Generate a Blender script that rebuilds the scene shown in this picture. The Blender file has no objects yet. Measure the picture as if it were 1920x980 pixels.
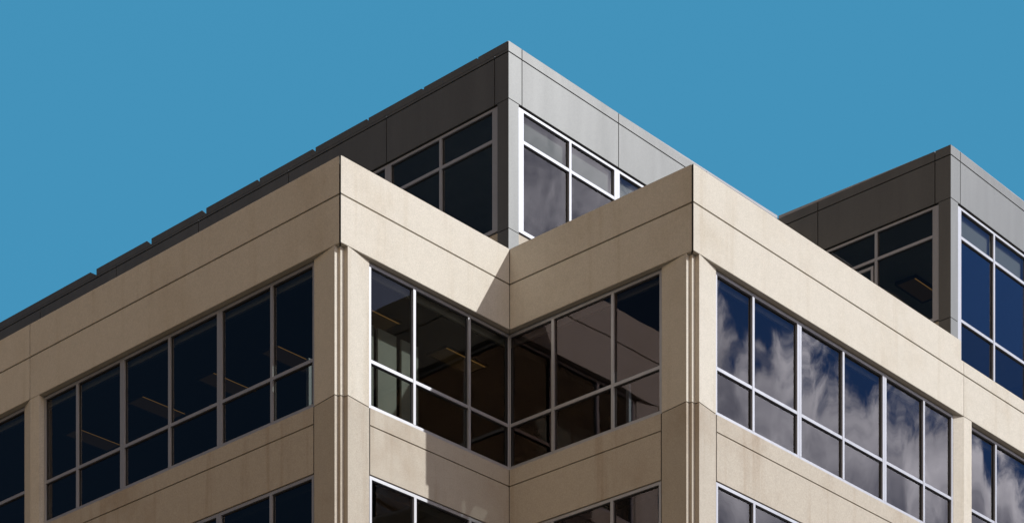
import bpy, bmesh, math, random
from mathutils import Vector, Matrix
random.seed(7)
S = bpy.context.scene
COL = S.collection
R = math.radians

# ------------------------------------------------------------------ camera
GZ = 2.1                     # eye height above the ground
cam = bpy.data.cameras.new('camera'); camo = bpy.data.objects.new('camera', cam); COL.objects.link(camo)
camo.location = (0, 0, GZ); camo.rotation_euler = (R(90), 0, 0)
cam.sensor_width = 36; cam.lens = 76.793
cam.shift_x = 0.00204; cam.shift_y = 1.0757
cam.clip_start = 0.5; cam.clip_end = 6000
S.camera = camo

# ------------------------------------------------------------------ exposure
S.view_settings.view_transform = 'Standard'; S.view_settings.look = 'None'
S.view_settings.gamma = 1; S.view_settings.exposure = 0.15
S.view_settings.use_curve_mapping = False

# ------------------------------------------------------------------ sun
TO_SUN = Vector((1.069, -0.313, 0.80)).normalized()
sun = bpy.data.lights.new('sun', 'SUN'); sun.energy = 4.6; sun.angle = R(0.5); sun.color = (1.0, 0.985, 0.96)
suno = bpy.data.objects.new('sun', sun); COL.objects.link(suno)
suno.rotation_euler = TO_SUN.to_track_quat('Z', 'Y').to_euler(); suno.location = (60, -20, 60)

# ------------------------------------------------------------------ node helper
class NT:
    def __init__(s, tree): s.t = tree; s.n = tree.nodes; s.l = tree.links
    def new(s, typ, **kw):
        n = s.n.new(typ)
        for k, v in kw.items(): setattr(n, k, v)
        return n
    def put(s, sock, v):
        if isinstance(v, bpy.types.NodeSocket): s.l.new(v, sock)
        else: sock.default_value = v
    def math(s, op, a, b=0.0, c=0.0, clamp=False):
        n = s.new('ShaderNodeMath', operation=op, use_clamp=clamp)
        s.put(n.inputs[0], a); s.put(n.inputs[1], b)
        if op in ('MULTIPLY_ADD', 'SMOOTH_MIN', 'COMPARE'): s.put(n.inputs[2], c)
        return n.outputs[0]
    def mapr(s, v, a, b, c, d, kind='SMOOTHSTEP'):
        n = s.new('ShaderNodeMapRange', interpolation_type=kind)
        s.put(n.inputs[0], v)
        for i, q in enumerate((a, b, c, d)): s.put(n.inputs[i+1], q)
        return n.outputs[0]
    def mix(s, f, a, b, blend='MIX'):
        n = s.new('ShaderNodeMix', data_type='RGBA', blend_type=blend)
        s.put(n.inputs[0], f); s.put(n.inputs[6], a); s.put(n.inputs[7], b)
        return n.outputs[2]
    def noise(s, vec, scale, detail=4, rough=.55, dist=0.0):
        n = s.new('ShaderNodeTexNoise'); s.put(n.inputs['Vector'], vec)
        n.inputs['Scale'].default_value = scale; n.inputs['Detail'].default_value = detail
        n.inputs['Roughness'].default_value = rough; n.inputs['Distortion'].default_value = dist
        return n.outputs[0]
    def scale(s, vec, sc):
        n = s.new('ShaderNodeMapping'); s.put(n.inputs[0], vec); n.inputs['Scale'].default_value = sc
        return n.outputs[0]

# ------------------------------------------------------------------ world
W = bpy.data.worlds.new('World'); S.world = W; W.use_nodes = True
w = NT(W.node_tree); w.n.clear()
sky = w.new('ShaderNodeTexSky', sky_type='NISHITA'); sky.sun_disc = False
sky.sun_elevation = math.asin(TO_SUN.z); sky.sun_rotation = math.atan2(TO_SUN.x, TO_SUN.y)
sky.altitude = 200; sky.air_density = 1.0; sky.dust_density = .6; sky.ozone_density = 2.0
tc = w.new('ShaderNodeTexCoord'); sep = w.new('ShaderNodeSeparateXYZ'); w.put(sep.inputs[0], tc.outputs['Generated'])
X, Y, Z = sep.outputs
SKYC = (0.52, 2.72, 4.62, 1)                                  # the even clear blue over the roofs
clear = w.mix(.88, w.mix(1.0, sky.outputs[0], (.50, .95, 1.0, 1), 'MULTIPLY'), SKYC)
# left sky darkened by choice so left-facing glass and metal reflect dark navy
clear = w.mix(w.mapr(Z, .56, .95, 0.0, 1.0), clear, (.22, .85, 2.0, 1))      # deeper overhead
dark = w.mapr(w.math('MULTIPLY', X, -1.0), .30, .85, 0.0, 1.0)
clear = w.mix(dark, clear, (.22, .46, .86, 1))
# behind the building's right: deeper blue between the clouds
right = w.mapr(X, .35, .8, 0.0, 1.0)
clear = w.mix(right, clear, (.66, 1.75, 5.0, 1))
# broken cloud over the right and behind the viewer
horiz = w.math('SQRT', w.math('ADD', w.math('MULTIPLY', X, X), w.math('MULTIPLY', Y, Y)))
u = w.math('DIVIDE', Y, w.math('MAXIMUM', X, .05)); el = w.math('DIVIDE', Z, w.math('MAXIMUM', horiz, .05))
comb = w.new('ShaderNodeCombineXYZ'); w.put(comb.inputs[0], w.math('MULTIPLY', u, 1.0)); w.put(comb.inputs[1], w.math('MULTIPLY', el, .78)); comb.inputs[2].default_value = .3
nz = w.noise(comb.outputs[0], 34, 6, .60, .25)
nz2 = w.noise(comb.outputs[0], 15, 4, .55, .3)
tt = w.math('MAXIMUM', w.math('DIVIDE', w.math('SUBTRACT', .294, u), .109), 0.0)
wb = w.math('MINIMUM', w.math('MULTIPLY_ADD', w.math('POWER', tt, 2.5), .047, .443), 1.2)
wb = w.math('SUBTRACT', wb, w.math('MULTIPLY', w.math('MAXIMUM', w.math('SUBTRACT', u, .288), 0.0), 1.3))
edge = w.math('ADD', w.math('SUBTRACT', wb, el), w.math('MULTIPLY', w.math('SUBTRACT', nz, .5), .13))
cover = w.mapr(edge, -.006, .022, 0.0, 1.0)
cover = w.math('MULTIPLY', cover, w.mapr(X, .05, .3, 0.0, 1.0))
tone = w.math('ADD', w.math('MULTIPLY', nz, .65), w.math('MULTIPLY', nz2, .45))
tone = w.math('ADD', tone, w.mapr(edge, .0, .06, .09, .0))
tone = w.math('ADD', tone, w.mapr(edge, .05, .14, .0, -.05))
tone = w.mapr(tone, .44, .76, 0.0, 1.0)
ccol = w.mix(tone, (5.8, 5.8, 7.4, 1), (28.0, 27.0, 28.5, 1))
clouds = w.mix(cover, clear, ccol)
# warm unseen cloud added behind the viewer as fill on the shaded walls
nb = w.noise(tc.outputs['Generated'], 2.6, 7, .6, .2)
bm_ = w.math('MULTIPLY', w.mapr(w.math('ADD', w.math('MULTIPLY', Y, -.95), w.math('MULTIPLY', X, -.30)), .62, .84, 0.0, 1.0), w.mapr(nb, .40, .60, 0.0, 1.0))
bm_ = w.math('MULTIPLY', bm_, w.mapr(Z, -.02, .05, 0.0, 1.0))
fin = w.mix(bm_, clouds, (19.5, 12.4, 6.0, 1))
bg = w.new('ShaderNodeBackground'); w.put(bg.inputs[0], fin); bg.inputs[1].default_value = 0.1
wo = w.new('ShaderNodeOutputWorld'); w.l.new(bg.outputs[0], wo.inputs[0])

# ------------------------------------------------------------------ materials
def mat(name):
    m = bpy.data.materials.new(name); m.use_nodes = True
    t = NT(m.node_tree); t.n.clear()
    o = t.new('ShaderNodeOutputMaterial'); return m, t, o
def principled(t, o, **kw):
    p = t.new('ShaderNodeBsdfPrincipled'); t.l.new(p.outputs[0], o.inputs[0])
    for k, v in kw.items(): t.put(p.inputs[k.replace('_', ' ')], v)
    return p
def concrete(name, base, stain, amt=.35, speck=.16):
    m, t, o = mat(name)
    tc = t.new('ShaderNodeTexCoord'); co = tc.outputs['Object']
    oi = t.new('ShaderNodeObjectInfo')
    off = t.new('ShaderNodeVectorMath', operation='ADD'); t.put(off.inputs[0], co)
    cx = t.new('ShaderNodeCombineXYZ'); t.put(cx.inputs[0], t.math('MULTIPLY', oi.outputs['Random'], 37.0)); t.put(cx.inputs[1], t.math('MULTIPLY', oi.outputs['Random'], 11.0))
    t.put(off.inputs[1], cx.outputs[0]); co = off.outputs[0]
    grain = t.noise(co, 46, 3, .75); big = t.noise(co, .55, 5, .6)
    mid = t.noise(co, 5.5, 5, .65)
    streak = t.noise(t.scale(co, (3.2, 3.2, .22)), 1.0, 6, .6)
    c = t.mix(t.mapr(streak, .50, .78, 0, amt), base, stain)
    c = t.mix(t.mapr(big, .48, .75, 0, amt*.8), c, stain)
    v = t.math('ADD', t.mapr(grain, .3, .7, 1-speck, 1+speck, 'LINEAR'), t.mapr(mid, .3, .7, -.035, .035, 'LINEAR'))
    v = t.math('MULTIPLY', v, t.mapr(oi.outputs['Random'], 0, 1, .94, 1.03, 'LINEAR'))
    vv = t.new('ShaderNodeCombineColor')
    for i in range(3): t.put(vv.inputs[i], v)
    c = t.mix(1.0, c, vv.outputs[0], 'MULTIPLY')
    b = t.new('ShaderNodeBump'); b.inputs['Strength'].default_value = .25; b.inputs['Distance'].default_value = .006
    t.put(b.inputs['Height'], grain)
    principled(t, o, Base_Color=c, Roughness=.88, Normal=b.outputs[0], Specular_IOR_Level=.25)
    return m
M = {}
M['beige'] = concrete('beige_precast', (.470, .444, .388, 1), (.36, .31, .235, 1), .45)
M['beige_low'] = concrete('weathered_precast', (.372, .340, .287, 1), (.255, .20, .145, 1), .65)
def simple(name, col, rough=.5, metal=0.0, noise=.0, sc=20, spec=.5):
    m, t, o = mat(name)
    c = col + (1,)
    if noise:
        tc = t.new('ShaderNodeTexCoord')
        n = t.noise(tc.outputs['Object'], sc, 5, .65)
        n2 = t.noise(t.scale(tc.outputs['Object'], (2.5, 2.5, .3)), 1, 5, .6)
        f = t.math('ADD', t.mapr(n, .3, .7, 1-noise, 1+noise, 'LINEAR'), t.mapr(n2, .35, .7, .04, -.10, 'LINEAR'))
        vv = t.new('ShaderNodeCombineColor')
        for i in range(3): t.put(vv.inputs[i], f)
        c = t.mix(1.0, c, vv.outputs[0], 'MULTIPLY')
    principled(t, o, Base_Color=c, Roughness=rough, Metallic=metal, Specular_IOR_Level=spec)
    return m
M['grey'] = simple('grey_metal_panel', (.148, .151, .148), .52, .80, .07, 38)
M['coping'] = simple('metal_coping', (.52, .52, .53), .45, .75, .03)
M['coping_light'] = simple('pale_flashing', (.26, .27, .29), .5, .0, .03)
M['white'] = simple('white_frame', (.365, .375, .405), .45, .55, .03, 9)
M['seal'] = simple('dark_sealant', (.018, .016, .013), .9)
M['gasket'] = simple('black_gasket', (.012, .012, .014), .6)
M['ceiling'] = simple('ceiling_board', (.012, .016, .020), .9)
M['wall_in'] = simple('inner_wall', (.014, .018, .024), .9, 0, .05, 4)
M['screen'] = simple('office_screen', (.44, .45, .42), .9, 0, .05, 6)
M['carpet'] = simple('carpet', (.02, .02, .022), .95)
M['housing'] = simple('lamp_housing', (.03, .022, .015), .6)
M['roof'] = simple('roof_membrane', (.30, .29, .27), .9, 0, .08)
def emit(name, col, s):
    m, t, o = mat(name); e = t.new('ShaderNodeEmission'); e.inputs[0].default_value = col+(1,); e.inputs[1].default_value = s
    t.l.new(e.outputs[0], o.inputs[0]); return m
M['tube'] = emit('lamp_tube', (1.0, .50, .13), .26)
M['lens'] = emit('lamp_lens', (1.0, .58, .22), .014)
def glass(name, trans, refl, ior, dens):
    m, t, o = mat(name)
    tc = t.new('ShaderNodeTexCoord')
    tn = t.new('ShaderNodeTexNoise'); t.put(tn.inputs['Vector'], t.scale(tc.outputs['Object'], (1, 1, .5))); tn.inputs['Scale'].default_value = 1.1; tn.inputs['Detail'].default_value = 1.5
    sb = t.new('ShaderNodeVectorMath', operation='SUBTRACT'); t.put(sb.inputs[0], tn.outputs['Color']); sb.inputs[1].default_value = (.5, .5, .5)
    sc = t.new('ShaderNodeVectorMath', operation='SCALE'); t.put(sc.inputs[0], sb.outputs[0]); sc.inputs['Scale'].default_value = dens
    ge = t.new('ShaderNodeNewGeometry')
    ad = t.new('ShaderNodeVectorMath', operation='ADD'); t.put(ad.inputs[0], ge.outputs['Normal']); t.put(ad.inputs[1], sc.outputs[0])
    b = t.new('ShaderNodeVectorMath', operation='NORMALIZE'); t.put(b.inputs[0], ad.outputs[0])
    gl = t.new('ShaderNodeBsdfGlossy'); gl.inputs['Roughness'].default_value = 0.0; gl.inputs[0].default_value = refl+(1,); t.put(gl.inputs['Normal'], b.outputs[0])
    tr = t.new('ShaderNodeBsdfTransparent'); tr.inputs[0].default_value = trans+(1,)
    fr = t.new('ShaderNodeFresnel'); fr.inputs[0].default_value = ior
    f = t.math('MULTIPLY', fr.outputs[0], t.math('SUBTRACT', 1.0, ge.outputs['Backfacing']))
    mx = t.new('ShaderNodeMixShader'); t.put(mx.inputs[0], f); t.l.new(tr.outputs[0], mx.inputs[1]); t.l.new(gl.outputs[0], mx.inputs[2])
    t.l.new(mx.outputs[0], o.inputs[0]); return m
M['glass_cool_refl'] = glass('cool_reflection_glass', (.62, .64, .62), (.80, .88, 1.0), 1.46, .016)  # reflections dimmed and blued in the glass itself, for a darker recess
M['glass_mauve_refl'] = glass('mauve_reflection_glass', (.56, .57, .58), (1.0, .84, .87), 1.66, .016)  # mauve of the mirrored wall is put into this reflection colour
M['blind'] = simple('roller_blind', (.46, .47, .50), .85)
M['glass'] = glass('tinted_glass', (.62, .64, .62), (.97, .96, 1.0), 1.66, .016)

# ------------------------------------------------------------------ mesh helpers
def link(name, bm, m, parent=None):
    me = bpy.data.meshes.new(name)
    bmesh.ops.recalc_face_normals(bm, faces=bm.faces[:])
    bm.to_mesh(me); bm.free(); me.materials.append(m)
    o = bpy.data.objects.new(name, me); COL.objects.link(o)
    if parent: o.parent = parent
    return o
def hexa(bm, v):
    vs = [bm.verts.new(p) for p in v]
    for f in ((0,1,2,3),(7,6,5,4),(0,4,5,1),(1,5,6,2),(2,6,7,3),(3,7,4,0)): bm.faces.new([vs[i] for i in f])
def box(bm, x0, x1, y0, y1, z0, z1):
    hexa(bm, [(x0,y0,z0),(x1,y0,z0),(x1,y1,z0),(x0,y1,z0),(x0,y0,z1),(x1,y0,z1),(x1,y1,z1),(x0,y1,z1)])
def prism(bm, pts, z0, z1):
    a = [bm.verts.new((x, y, z0)) for x, y in pts]; b = [bm.verts.new((x, y, z1)) for x, y in pts]
    n = len(pts); bm.faces.new(a); bm.faces.new(b[::-1])
    for i in range(n): bm.faces.new((a[i], b[i], b[(i+1) % n], a[(i+1) % n]))
class Face:
    """A facade running away from a corner. 'L' faces look left, 'R' faces look right; s along the wall, d into it."""
    def __init__(s, kind, r, l): s.k, s.r, s.l = kind, r, l
    def __call__(s, a, d, z):
        return (s.r + d, s.l + a, z + GZ) if s.k == 'L' else (s.r + a, s.l + d, z + GZ)
    def sweep(s, bm, prof, a0, a1, m0=0, m1=0):
        A = [bm.verts.new(s(a0 + m0*d, d, z)) for d, z in prof]; B = [bm.verts.new(s(a1 + m1*d, d, z)) for d, z in prof]
        n = len(prof); bm.faces.new(A); bm.faces.new(B[::-1])
        for i in range(n): bm.faces.new((A[i], B[i], B[(i+1) % n], A[(i+1) % n]))
    def box(s, bm, a0, a1, d0, d1, z0, z1, m0=0, m1=0):
        s.sweep(bm, [(d0, z0), (d0, z1), (d1, z1), (d1, z0)], a0, a1, m0, m1)
    def poly(s, bm, pts, z0, z1):
        prism(bm, [s(a, d, 0)[:2] for a, d in pts], z0 + GZ, z1 + GZ)

TH = .8299
bld = bpy.data.objects.new('office_building', None); COL.objects.link(bld)
bld.location = (-3.101, 40, 0); bld.rotation_euler = (0, 0, TH)
bld['label'] = 'beige concrete office building with stepped corners, ribbon windows and a grey set-back top storey'
bld['category'] = 'office building'

A = 4.588                       # length of one step of the stepped plan
LEN = 19.3                      # modelled length of the long walls
PT, PJ, PB = 22.124, 21.4185, 20.5253
SILL, SJ, SB = 17.796, 17.4606, 16.5499
PITCH = PB - SB                 # storey height
L1, R1, L2, R2 = Face('L', 0, 0), Face('R', 0, 0), Face('L', A, -A), Face('R', A, -A)
DR = .083                       # spandrel set-back

def lab(o, s): o['label'] = s; return o

# ---- parapet panels
def groove_prof(d0, d1, zt, zj, zb, g=.017, gd=.05, c=.008):
    return [(d0+c, zb), (d0, zb+c), (d0, zj-g), (d0+gd, zj-g*.7), (d0+gd, zj+g*.7), (d0, zj+g), (d0, zt-c), (d0+c, zt), (d1, zt), (d1, zb)]
def parapet(F, a0, a1, m0=0, m1=0, top=PT):
    bm = bmesh.new(); F.sweep(bm, groove_prof(0, .28, top, PJ, PB), a0, a1, m0, m1)
    return link('parapet_panel', bm, M['beige'], bld)
parapet(L1, .038, 9.635, 1, 0); parapet(L1, 9.662, LEN, 0, 0)
parapet(R1, .010, A-.006, 1, 1); parapet(L2, .036, A-.006, 1, 1)
parapet(R2, .010, 9.455, 1, 0)
low = parapet(R2, 9.455, 9.560, 0, 0, 21.7133)
bpy.data.objects.remove(low)
low = parapet(R2, 9.575, LEN, 0, 0, 21.7133)
# short return: the tall panel reaches the joint below the step
bm = bmesh.new(); R2.sweep(bm, groove_prof(0, .28, 21.7133, PJ, PB), 9.4575, 9.560); link('parapet_panel', bm, M['beige'], bld)
# metal cap over the back of each parapet
bm = bmesh.new()
for F, a0, a1, m0, m1, t in ((L1, .05, LEN, 1, 0, PT), (R1, .05, A-.03, 1, 1, PT), (L2, .05, A-.03, 1, 1, PT), (R2, .05, 9.44, 1, 0, PT), (R2, 9.47, LEN, 0, 0, 21.7133)):
    F.box(bm, a0, a1, .012, .27, t+.001, t+.007, m0, m1)
link('parapet_cap', bm, M['beige_low'], bld)
# sealant behind the vertical joints
bm = bmesh.new()
for F in (L1, R2):
    F.box(bm, 9.5, 9.7, .10, .15, PB+.02, 21.69); link('joint_sealant', bm, M['seal'], bld); bm = bmesh.new()
for q, e in ((0, 0), (A, -A)):
    prism(bm, [(q+.004, e+.002), (q+.004, e+.030), (q+.06, e+.086), (q+.06, e+.058)], PB+.004+GZ, PT-.006+GZ); link('joint_sealant', bm, M['seal'], bld); bm = bmesh.new()
prism(bm, [(A-.012, -.003), (A+.002, -.003), (A+.002, .012), (A-.012, .012)], PB+.004+GZ, PT-.01+GZ)
link('joint_sealant', bm, M['seal'], bld)

# ---- piers
CORNER = [(0, .16), (.088, .16), (.088, .098), (.182, .098), (.182, 0), (.805, DR), (.805, .14), (.835, .14), (.835, .30), (.30, .30), (.30, .835), (.14, .835), (.14, .805), (DR, .805)]
CORE = [(.03, .19), (.115, .19), (.115, .125), (.205, .125), (.205, .03), (.79, .11), (.79, .29), (.29, .79), (.11, .79)]
NL = 6                          # storeys
GR = -GZ                        # ground level
def corner_pier(r, l):
    sh = lambda P: [(r+a, l+b) for a, b in P]
    for k in range(NL-1):
        zt = PB-.004 if k == 0 else SILL - (k-1)*PITCH - .018
        zb = max(SILL - k*PITCH, GR)
        bm = bmesh.new(); prism(bm, sh(CORNER), zb+GZ, zt+GZ)
        link('corner_pier', bm, M['beige'] if k == 0 else M['beige_low'], bld)
    bm = bmesh.new(); prism(bm, sh(CORE), 0, PB+GZ-.01); link('pier_core', bm, M['seal'], bld)
corner_pier(0, 0); corner_pier(A, -A)
PIER_L = [(9.325, .20), (9.325, .006), (9.64, .004), (10.03, .13), (10.03, .20)]
PIER_R = [(9.335, .20), (9.335, .125), (9.585, .006), (9.90, .004), (9.90, .20)]
def pier(F, P):
    for k in range(NL-1):
        zt = PB-.004 if k == 0 else SILL - (k-1)*PITCH - .018
        zb = max(SILL - k*PITCH, GR)
        bm = bmesh.new(); F.poly(bm, P, zb, zt); link('pier', bm, M['beige'] if k == 0 else M['beige_low'], bld)
    bm = bmesh.new(); F.box(bm, P[0][0]+.03, P[-1][0]-.03, .16, .26, GR, PB-.01); link('pier_core', bm, M['seal'], bld)
pier(L1, PIER_L); pier(R2, PIER_R)

# ---- spandrels
def spandrel(F, a0, a1, m0, m1, k):
    bm = bmesh.new(); F.sweep(bm, groove_prof(DR, .26, SILL-k*PITCH-.004, SJ-k*PITCH, SB-k*PITCH, .013, .03, .006), a0, a1, m0, m1)
    return link('spandrel_panel', bm, M['beige_low'], bld)
for k in range(NL-1):
    spandrel(L1, .832, 9.318, 0, 0, k); spandrel(L1, 10.04, LEN, 0, 0, k)
    spandrel(R1, .832, A-.005, 0, 1, k); spandrel(L2, .832, A-.005, 0, 1, k)
    spandrel(R2, .832, 9.328, 0, 0, k); spandrel(R2, 9.91, LEN, 0, 0, k)
bm = bmesh.new()
prism(bm, [(A+.070, DR-.004), (A+DR+.002, DR-.004), (A+DR+.002, DR+.01), (A+.070, DR+.01)], GZ+SB-4*PITCH, GZ+SILL-.01)
link('joint_sealant', bm, M['seal'], bld)

for F in (L1, R1, L2, R2):
    for k in range(2):
        bm = bmesh.new(); F.box(bm, .807, .829, DR+.006, .12, SB-k*PITCH+.004, SILL-k*PITCH-.012); link('joint_sealant', bm, M['seal'], bld)
# ---- windows
FW = .066
def window(F, a0, a1, z0, z1, mulls, trans, d=.125, jamb=(.07, .07), m1=0, name=None, casement=None, depth=.085, hh=.06, transw=.062, blind=False):
    """frame mesh + one glass child; mulls are centre positions, trans the heights of the cross bars"""
    bm = bmesh.new()
    j0, j1 = jamb
    F.box(bm, a0, a1, d, d+depth, z1-hh, z1, 0, m1)                 # head
    F.box(bm, a0, a1, d, d+depth, z0, z0+.07, 0, m1)                # sill
    F.box(bm, a0, a0+j0, d-.002, d+depth, z0+.0695, z1-hh+.0005)
    if m1 == 0: F.box(bm, a1-j1, a1, d-.002, d+depth, z0+.0695, z1-hh+.0005)
    else: F.box(bm, a1-j1, a1-.004, d-.002, d+depth, z0+.0695, z1-hh+.0005, 1, 1)
    for s in mulls: F.box(bm, s-FW/2, s+FW/2, d-.004, d+depth, z0+.0695, z1-hh+.0005)
    xs = [a0+j0] + sum(([s-FW/2, s+FW/2] for s in mulls), []) + [a1-j1]
    for t in trans:
        for i in range(0, len(xs), 2):
            F.box(bm, xs[i]-.0005, xs[i+1]+.0005 + (.0 if i+2 < len(xs) or not m1 else d), d+.002, d+depth, t-transw/2, t+transw/2)
    fr = link('window', bm, M['white'], bld)
    bm = bmesh.new()                                                # black gasket round every light
    zs = [z0+.07] + sum(([t-transw/2, t+transw/2] for t in trans), []) + [z1-hh]
    cells = [(xs[i], xs[i+1] + (d if (m1 and i+2 >= len(xs)) else 0), zs[j], zs[j+1]) for i in range(0, len(xs), 2) for j in range(0, len(zs), 2)]
    e = .020; g0, g1 = d+.030, d+.062
    for x0, x1, y0, y1 in cells:
        F.box(bm, x0-.002, x0+e, g0, g1, y0, y1); F.box(bm, x1-e, x1+.002, g0, g1, y0, y1)
        F.box(bm, x0+e, x1-e, g0, g1, y0-.002, y0+e); F.box(bm, x0+e, x1-e, g0, g1, y1-e, y1+.002)
    link('gasket', bm, M['gasket'], fr)
    bm = bmesh.new()
    for x0, x1, y0, y1 in cells:                                    # each light sits a hair out of true
        ta, tb = random.uniform(-.003, .003), random.uniform(-.0022, .0022)
        w_, h_ = x1-x0, y1-y0; D = d+.046
        q = lambda sx, sz, dd: F(x0+w_*(sx+1)/2, D+dd+sx*ta*w_/2+sz*tb*h_/2, y0+h_*(sz+1)/2)
        hexa(bm, [q(-1,-1,0), q(1,-1,0), q(1,1,0), q(-1,1,0), q(-1,-1,.012), q(1,-1,.012), q(1,1,.012), q(-1,1,.012)])
    link('pane', bm, M['glass_cool_refl' if F is R1 else 'glass_mauve_refl' if F is L2 else 'glass'], fr)
    if blind:
        bm = bmesh.new(); F.box(bm, xs[0]+.03, xs[-1]-.03, d+.13, d+.135, trans[0]+.02, z1-.02); link('blind', bm, M['blind'], fr)
    if casement:
        c0, c1, y0, y1 = casement; bm = bmesh.new(); t = .06
        F.box(bm, c0, c1, d+.01, d+.05, y1-t, y1); F.box(bm, c0, c1, d+.01, d+.05, y0, y0+t)
        F.box(bm, c0, c0+t, d+.008, d+.05, y0+t, y1-t); F.box(bm, c1-t, c1, d+.008, d+.05, y0+t, y1-t)
        link('casement', bm, M['white'], fr)
    return fr
TR = 18.69
def bay(F, off, k, full=True):
    """one bay of ribbon glazing: three two-light windows side by side"""
    z0, z1, t = SILL-k*PITCH+.002, (20.505 if k == 0 else PB-k*PITCH-.012), TR-k*PITCH
    d = .125 if k == 0 else .105
    m = [off+x for x in (.838, 2.045, 3.572, 5.115, 6.630, 8.155, 9.318)]
    if off > 1: m[0] -= .09
    if full:
        window(F, m[0], m[2]-.002, z0, z1, [m[1]], [t], d, (.055, .07))
        window(F, m[2]+.002, m[4]-.002, z0, z1, [m[3]], [t], d)
        window(F, m[4]+.002, m[6], z0, z1, [m[5]], [t], d, (.07, .055))
    else:
        window(F, m[0], m[6], z0, z1, m[1:6], [t], d, (.055, .055))
def step_bay(F, k):
    z0, z1, t = SILL-k*PITCH+.002, (20.505 if k == 0 else PB-k*PITCH-.012), TR-k*PITCH
    d = .125 if k == 0 else .105
    window(F, .838, A, z0, z1, [2.040, 3.560], [t], d, (.055, .045), m1=1)
for k in range(NL-1):
    for F in (L1, R2):
        bay(F, 0, k, k < 2); bay(F, 9.14 if F is L1 else 9.10, k, k < 2)
    step_bay(R1, k); step_bay(L2, k)
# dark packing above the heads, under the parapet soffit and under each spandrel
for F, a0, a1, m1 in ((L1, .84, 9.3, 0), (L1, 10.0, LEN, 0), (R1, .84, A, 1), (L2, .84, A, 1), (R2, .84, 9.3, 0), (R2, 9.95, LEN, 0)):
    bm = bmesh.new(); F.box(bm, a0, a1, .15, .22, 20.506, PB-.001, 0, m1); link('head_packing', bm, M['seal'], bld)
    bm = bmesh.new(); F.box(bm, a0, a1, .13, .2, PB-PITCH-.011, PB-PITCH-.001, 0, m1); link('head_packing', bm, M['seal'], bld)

# ------------------------------------------------------------------ grey set-back storey
T = .35
GT, GC, GB = 26.5638, 26.3474, 25.4143
G = {'L1': Face('L', A+T, T), 'R1': Face('R', A+T, T), 'L2': Face('L', 14.2, -A+T), 'R2': Face('R', 14.2, -A+T)}
GLEN = {'L1': 19.0, 'R1': 14.2-A-T, 'L2': A, 'R2': 10.0}
seams = {'L1': [.385, 3.508, 6.604, 9.712, 12.79, 15.88], 'R1': [.402, 3.462, 6.53], 'L2': [.397, 3.48], 'R2': [.40, 3.46, 6.55]}
for key, F in G.items():
    n = GLEN[key]; inner = key in ('R1', 'L2'); ss = [0.0] + seams[key] + [n]
    for i in range(len(ss)-1):
        a0, a1 = ss[i] + (.011 if i else .001), ss[i+1] - (.011 if i+2 < len(ss) else .001)
        bm = bmesh.new()
        F.sweep(bm, groove_prof(0, .16, GT-(.151 if key == 'L1' else 0), GC, GB, .013, .03, .004), a0, a1, 1 if i == 0 else 0, 1 if (inner and i+2 == len(ss)) else 0)
        link('fascia_panel', bm, M['grey'], bld)
    bm = bmesh.new(); F.box(bm, .06, n-.03, .05, .12, GB+.02, GT-(.18 if key == 'L1' else .05), 1, 0); link('joint_sealant', bm, M['seal'], bld)
    # drip reveal below the fascia
    bm = bmesh.new(); F.box(bm, .31, n-.01, .06, .15, 25.385, GB-.001, 0, 1 if inner else 0); link('reveal_strip', bm, M['seal'], bld)
# corner piers of the grey storey
for r, l in ((A+T, T), (14.2, -A+T)):
    pts = [(r, l), (r+.303, l), (r+.303, l+.2), (r+.2, l+.2), (r+.2, l+.303), (r, l+.303)]
    for z0, z1 in ((22.81, GB-.014), (21.3, 22.796)):
        bm = bmesh.new(); prism(bm, pts, z0+GZ, z1+GZ); link('grey_pier', bm, M['grey'], bld)
    pts = [(r+.025, l+.025), (r+.29, l+.025), (r+.29, l+.18), (r+.18, l+.18), (r+.18, l+.29), (r+.025, l+.29)]
    bm = bmesh.new(); prism(bm, pts, 21.31+GZ, GB-.003+GZ); link('pier_core', bm, M['seal'], bld)
GD = .035
GH, GS, GTR = 25.383, 22.87, 24.735
def grey_run(key, marks, kinds, z0, trans, m1=0, cas=None):
    F = G[key]
    for i in range(0, len(marks)-1):
        a0, a1 = marks[i], marks[i+1]
        last = i == len(marks)-2
        window(F, a0+(.002 if i else .003), a1-(0 if (last and m1) else .002), z0, GH, kinds[i], trans, GD, (.17 if i == 0 else .085, .085 if not (last and m1) else .06),
               m1=m1 if last else 0, hh=.05, blind=key in ('R1', 'R2'), casement=cas if i == (0 if cas else -1) else None)
grey_run('L1', [.307, 3.50, 6.59, 9.68, 12.77, 15.86, 19.0], [[1.945], [5.03], [8.12], [11.21], [14.30], [17.4]], GS, [GTR])
grey_run('R1', [.315, 3.452, 6.52, GLEN['R1']], [[1.934], [4.98], [7.9]], GS, [GTR], 1)
grey_run('L2', [.305, 3.42, A], [[1.939], []], GS, [GTR], 1, cas=(2.02, 3.30, 22.99, 24.62))
grey_run('R2', [.322, 3.45, 6.5, 10.0], [[1.909], [4.97], [8.1]], 21.45, [GTR, 22.915])
# beige upstand wall under the sills of the set-back storey
for key in ('L1', 'R1', 'L2'):
    bm = bmesh.new(); G[key].box(bm, .31, GLEN[key], .07, .25, 21.3, GS-.02, 0, 0 if key == 'L1' else 1)
    link('upstand_wall', bm, M['beige_low'], bld)
bm = bmesh.new(); G['R2'].box(bm, .31, 10.0, .09, .25, 21.0, 21.44); link('upstand_wall', bm, M['beige_low'], bld)
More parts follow.
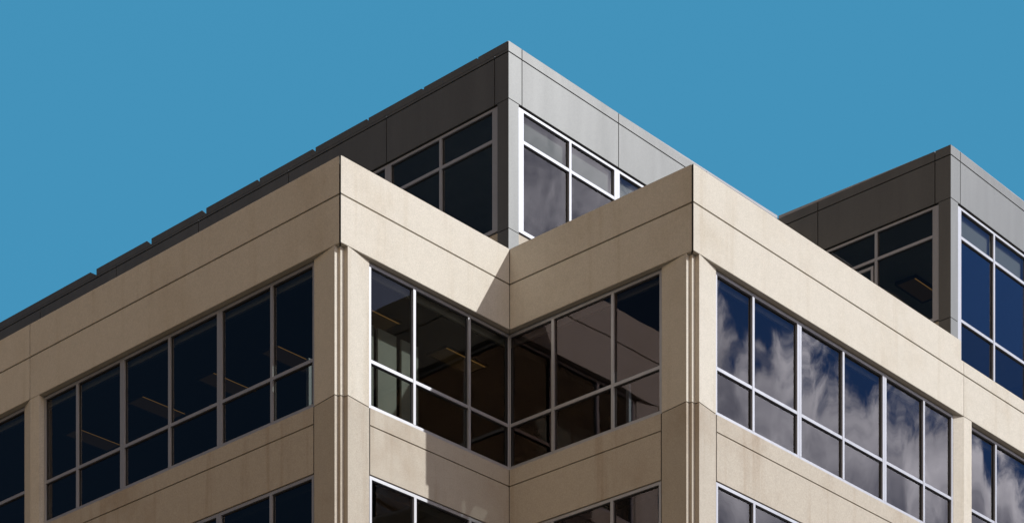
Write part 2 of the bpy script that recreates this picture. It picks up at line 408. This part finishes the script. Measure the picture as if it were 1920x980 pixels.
# coping of the long grey wall, chipped with small gaps
bm = bmesh.new()
F = G['L1']
notches = [(.84, .05, .035), (2.39, .08, .045), (4.05, .06, .06), (5.72, .10, .09), (7.57, .08, .078), (9.43, .15, .135), (11.44, .17, .142), (13.57, .24, .146)]
prev = None
for n in notches + [(19.0, 0, 0)]:
    pts = [(prev[0], GT-.15), (prev[0], GT-prev[2]), (prev[0]+prev[1], GT)] if prev else [(.024, GT-.15), (.024, GT)]
    pts += [(n[0], GT), (n[0], GT-.15)]
    v0 = [bm.verts.new(F(a, -.001, z)) for a, z in pts]; v1 = [bm.verts.new(F(a, .024, z)) for a, z in pts]
    bm.faces.new(v0); bm.faces.new(v1[::-1])
    for q in range(len(pts)): bm.faces.new((v0[q], v1[q], v1[(q+1) % len(pts)], v0[(q+1) % len(pts)]))
    prev = n
link('coping', bm, M['grey'], bld)
# pale flashing lapping over the roof edge near the inner corner
bm = bmesh.new()
def wedge(F, a0, a1, h0, h1):
    hexa(bm, [F(a0, .01, GT+.001), F(a1, .01, GT+.001), F(a1, .14, GT+.001), F(a0, .14, GT+.001), F(a0, .01, GT+.001+h0), F(a1, .01, GT+.001+h1), F(a1, .14, GT+.001+h1), F(a0, .14, GT+.001+h0)])
wedge(G['R1'], 3.6, 9.25, .004, .070); wedge(G['L2'], .6, 4.58, .004, .070); wedge(G['R2'], .1, 10, .01, .04)
link('roof_flashing', bm, M['coping_light'], bld)

# ------------------------------------------------------------------ slabs, roofs, core
def outline(i, ex=0):
    return [(i, LEN-.01-ex), (i, i), (A+i, i), (A+i, -A+i), (A+LEN-.01-ex, -A+i), (A+LEN-.01-ex, LEN-.01-ex)]
for k in range(NL):
    top = 16.80 - (k-1)*PITCH if k else 21.30
    bot = 16.36 - (k-1)*PITCH
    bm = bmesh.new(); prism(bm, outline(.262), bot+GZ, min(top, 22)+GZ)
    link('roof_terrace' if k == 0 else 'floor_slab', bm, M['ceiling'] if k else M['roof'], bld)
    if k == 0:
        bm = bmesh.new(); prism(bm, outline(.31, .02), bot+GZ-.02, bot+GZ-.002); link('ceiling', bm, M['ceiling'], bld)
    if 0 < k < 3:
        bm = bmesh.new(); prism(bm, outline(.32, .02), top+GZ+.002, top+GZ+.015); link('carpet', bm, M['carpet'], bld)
bm = bmesh.new(); prism(bm, [(A+T+.17, 19.2), (A+T+.17, T+.17), (14.2+.17, T+.17), (14.2+.17, -A+T+.17), (A+LEN-.2, -A+T+.17), (A+LEN-.2, 19.2)], 25.55+GZ, 26.36+GZ)
link('roof', bm, M['roof'], bld)
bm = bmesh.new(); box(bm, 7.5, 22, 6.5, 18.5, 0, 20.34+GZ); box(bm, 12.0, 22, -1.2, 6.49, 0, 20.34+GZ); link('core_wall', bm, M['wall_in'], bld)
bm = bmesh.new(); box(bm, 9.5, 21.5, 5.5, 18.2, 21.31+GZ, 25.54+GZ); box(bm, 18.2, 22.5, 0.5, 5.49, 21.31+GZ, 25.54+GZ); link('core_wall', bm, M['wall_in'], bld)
# plain rear walls close the block
bm = bmesh.new()
box(bm, .3, A+LEN+.2, LEN, LEN+.25, 0, 21.6+GZ); box(bm, A+LEN, A+LEN+.25, -A+.3, LEN-.001, 0, 21.6+GZ)
link('rear_wall', bm, M['beige_low'], bld)
bm = bmesh.new()
box(bm, A+T, A+LEN, 19.25, LEN+.2, 21.61+GZ, 26.4+GZ); box(bm, A+LEN-.18, A+LEN+.2, -A+T, 19.24, 21.61+GZ, 26.4+GZ)
link('rear_wall', bm, M['grey'], bld)
# half-height office screens behind the first windows of the step
bm = bmesh.new()
for a0, a1 in ((.7, 1.80), (1.92, 2.42), (2.56, 3.02)): box(bm, a0, a1, 1.0, 1.05, 16.82+GZ, 19.95+GZ)
link('office_screen', bm, M['screen'], bld)
bm = bmesh.new()
for a in (.40, 3.1): box(bm, a, a+.07, 1.30, 1.37, 16.82+GZ, 18.95+GZ)
box(bm, 5.45, 5.52, -2.35, -2.28, 16.82+GZ, 19.05+GZ)
link('screen_post', bm, M['white'], bld)

# ------------------------------------------------------------------ ceiling lights (things of their own)
Mb = Matrix.Translation(bld.location) @ Matrix.Rotation(TH, 4, 'Z')
def troffer_meshes():
    bm = bmesh.new()
    box(bm, 0, 1.2, 0, .03, -.07, 0); box(bm, 0, 1.2, .55, .58, -.07, 0); box(bm, 0, .03, .0305, .5495, -.07, 0); box(bm, 1.17, 1.2, .0305, .5495, -.07, 0)
    box(bm, .031, 1.169, .031, .549, -.012, -.002)
    for i in range(1, 12): box(bm, .1*i-.003, .1*i+.003, .0605, .549, -.05, -.02)
    h = bm
    lens = bmesh.new(); box(lens, .035, 1.165, .07, .545, -.05, -.045)
    tube = bmesh.new(); box(tube, .035, 1.165, .034, .062, -.066, -.05)
    return h, lens, tube
proto = None
def ceiling_light(r, l, z, text, rot=0):
    global proto
    if proto is None:
        e = bpy.data.objects.new('ceiling_light', None); COL.objects.link(e)
        h, le, tu = troffer_meshes()
        link('housing', h, M['housing'], e); link('diffuser', le, M['lens'], e); link('tube', tu, M['tube'], e); proto = e
    else:
        e = proto.copy(); COL.objects.link(e)
        for c in list(proto.children):
            d = c.copy(); COL.objects.link(d); d.parent = e
    e.location = Mb @ Vector((r, l, z+GZ)); e.rotation_euler = (0, 0, TH+rot)
    e['label'] = text; e['category'] = 'ceiling light'; e['group'] = 'fluorescent ceiling lights inside the offices'
    return e
CZ = 20.338
ceiling_light(1.55, 3.47, CZ, 'amber ceiling light behind the corner pane nearest the left stepped corner')
ceiling_light(1.45, 5.33, CZ, 'amber ceiling light right of the wide mullion, second from the left corner pier')
ceiling_light(1.15, 7.27, CZ, 'short faint amber ceiling light between the two wide mullions of the left ribbon window')
ceiling_light(1.20, 9.56, CZ, 'amber ceiling light at the far left end of the left ribbon window')
ceiling_light(1.40, 1.02, CZ, 'faint amber ceiling light above the office screens beside the lit corner')
ceiling_light(3.87, 1.04, CZ, 'amber ceiling light in the middle pane of the recessed window beside the inner corner')
ceiling_light(16.78, -1.75, 25.52, 'amber ceiling light high in the right grey storey behind its wide corner mullion')

# ------------------------------------------------------------------ ground
bm = bmesh.new(); prism(bm, [(-900, -900), (900, -900), (900, 900), (-900, 900)], -.3, 0)
m, t, o = mat('paving'); tc = t.new('ShaderNodeTexCoord')
n1 = t.noise(tc.outputs['Object'], .08, 6, .6); n2 = t.noise(tc.outputs['Object'], 6, 5, .6)
c = t.mix(t.mapr(n1, .35, .65, 0, 1), (.105, .075, .045, 1), (.085, .06, .036, 1)); c = t.mix(t.mapr(n2, .3, .7, 0, .3), c, (.06, .05, .03, 1))
principled(t, o, Base_Color=c, Roughness=.9)
g = link('ground', bm, m); g['kind'] = 'structure'
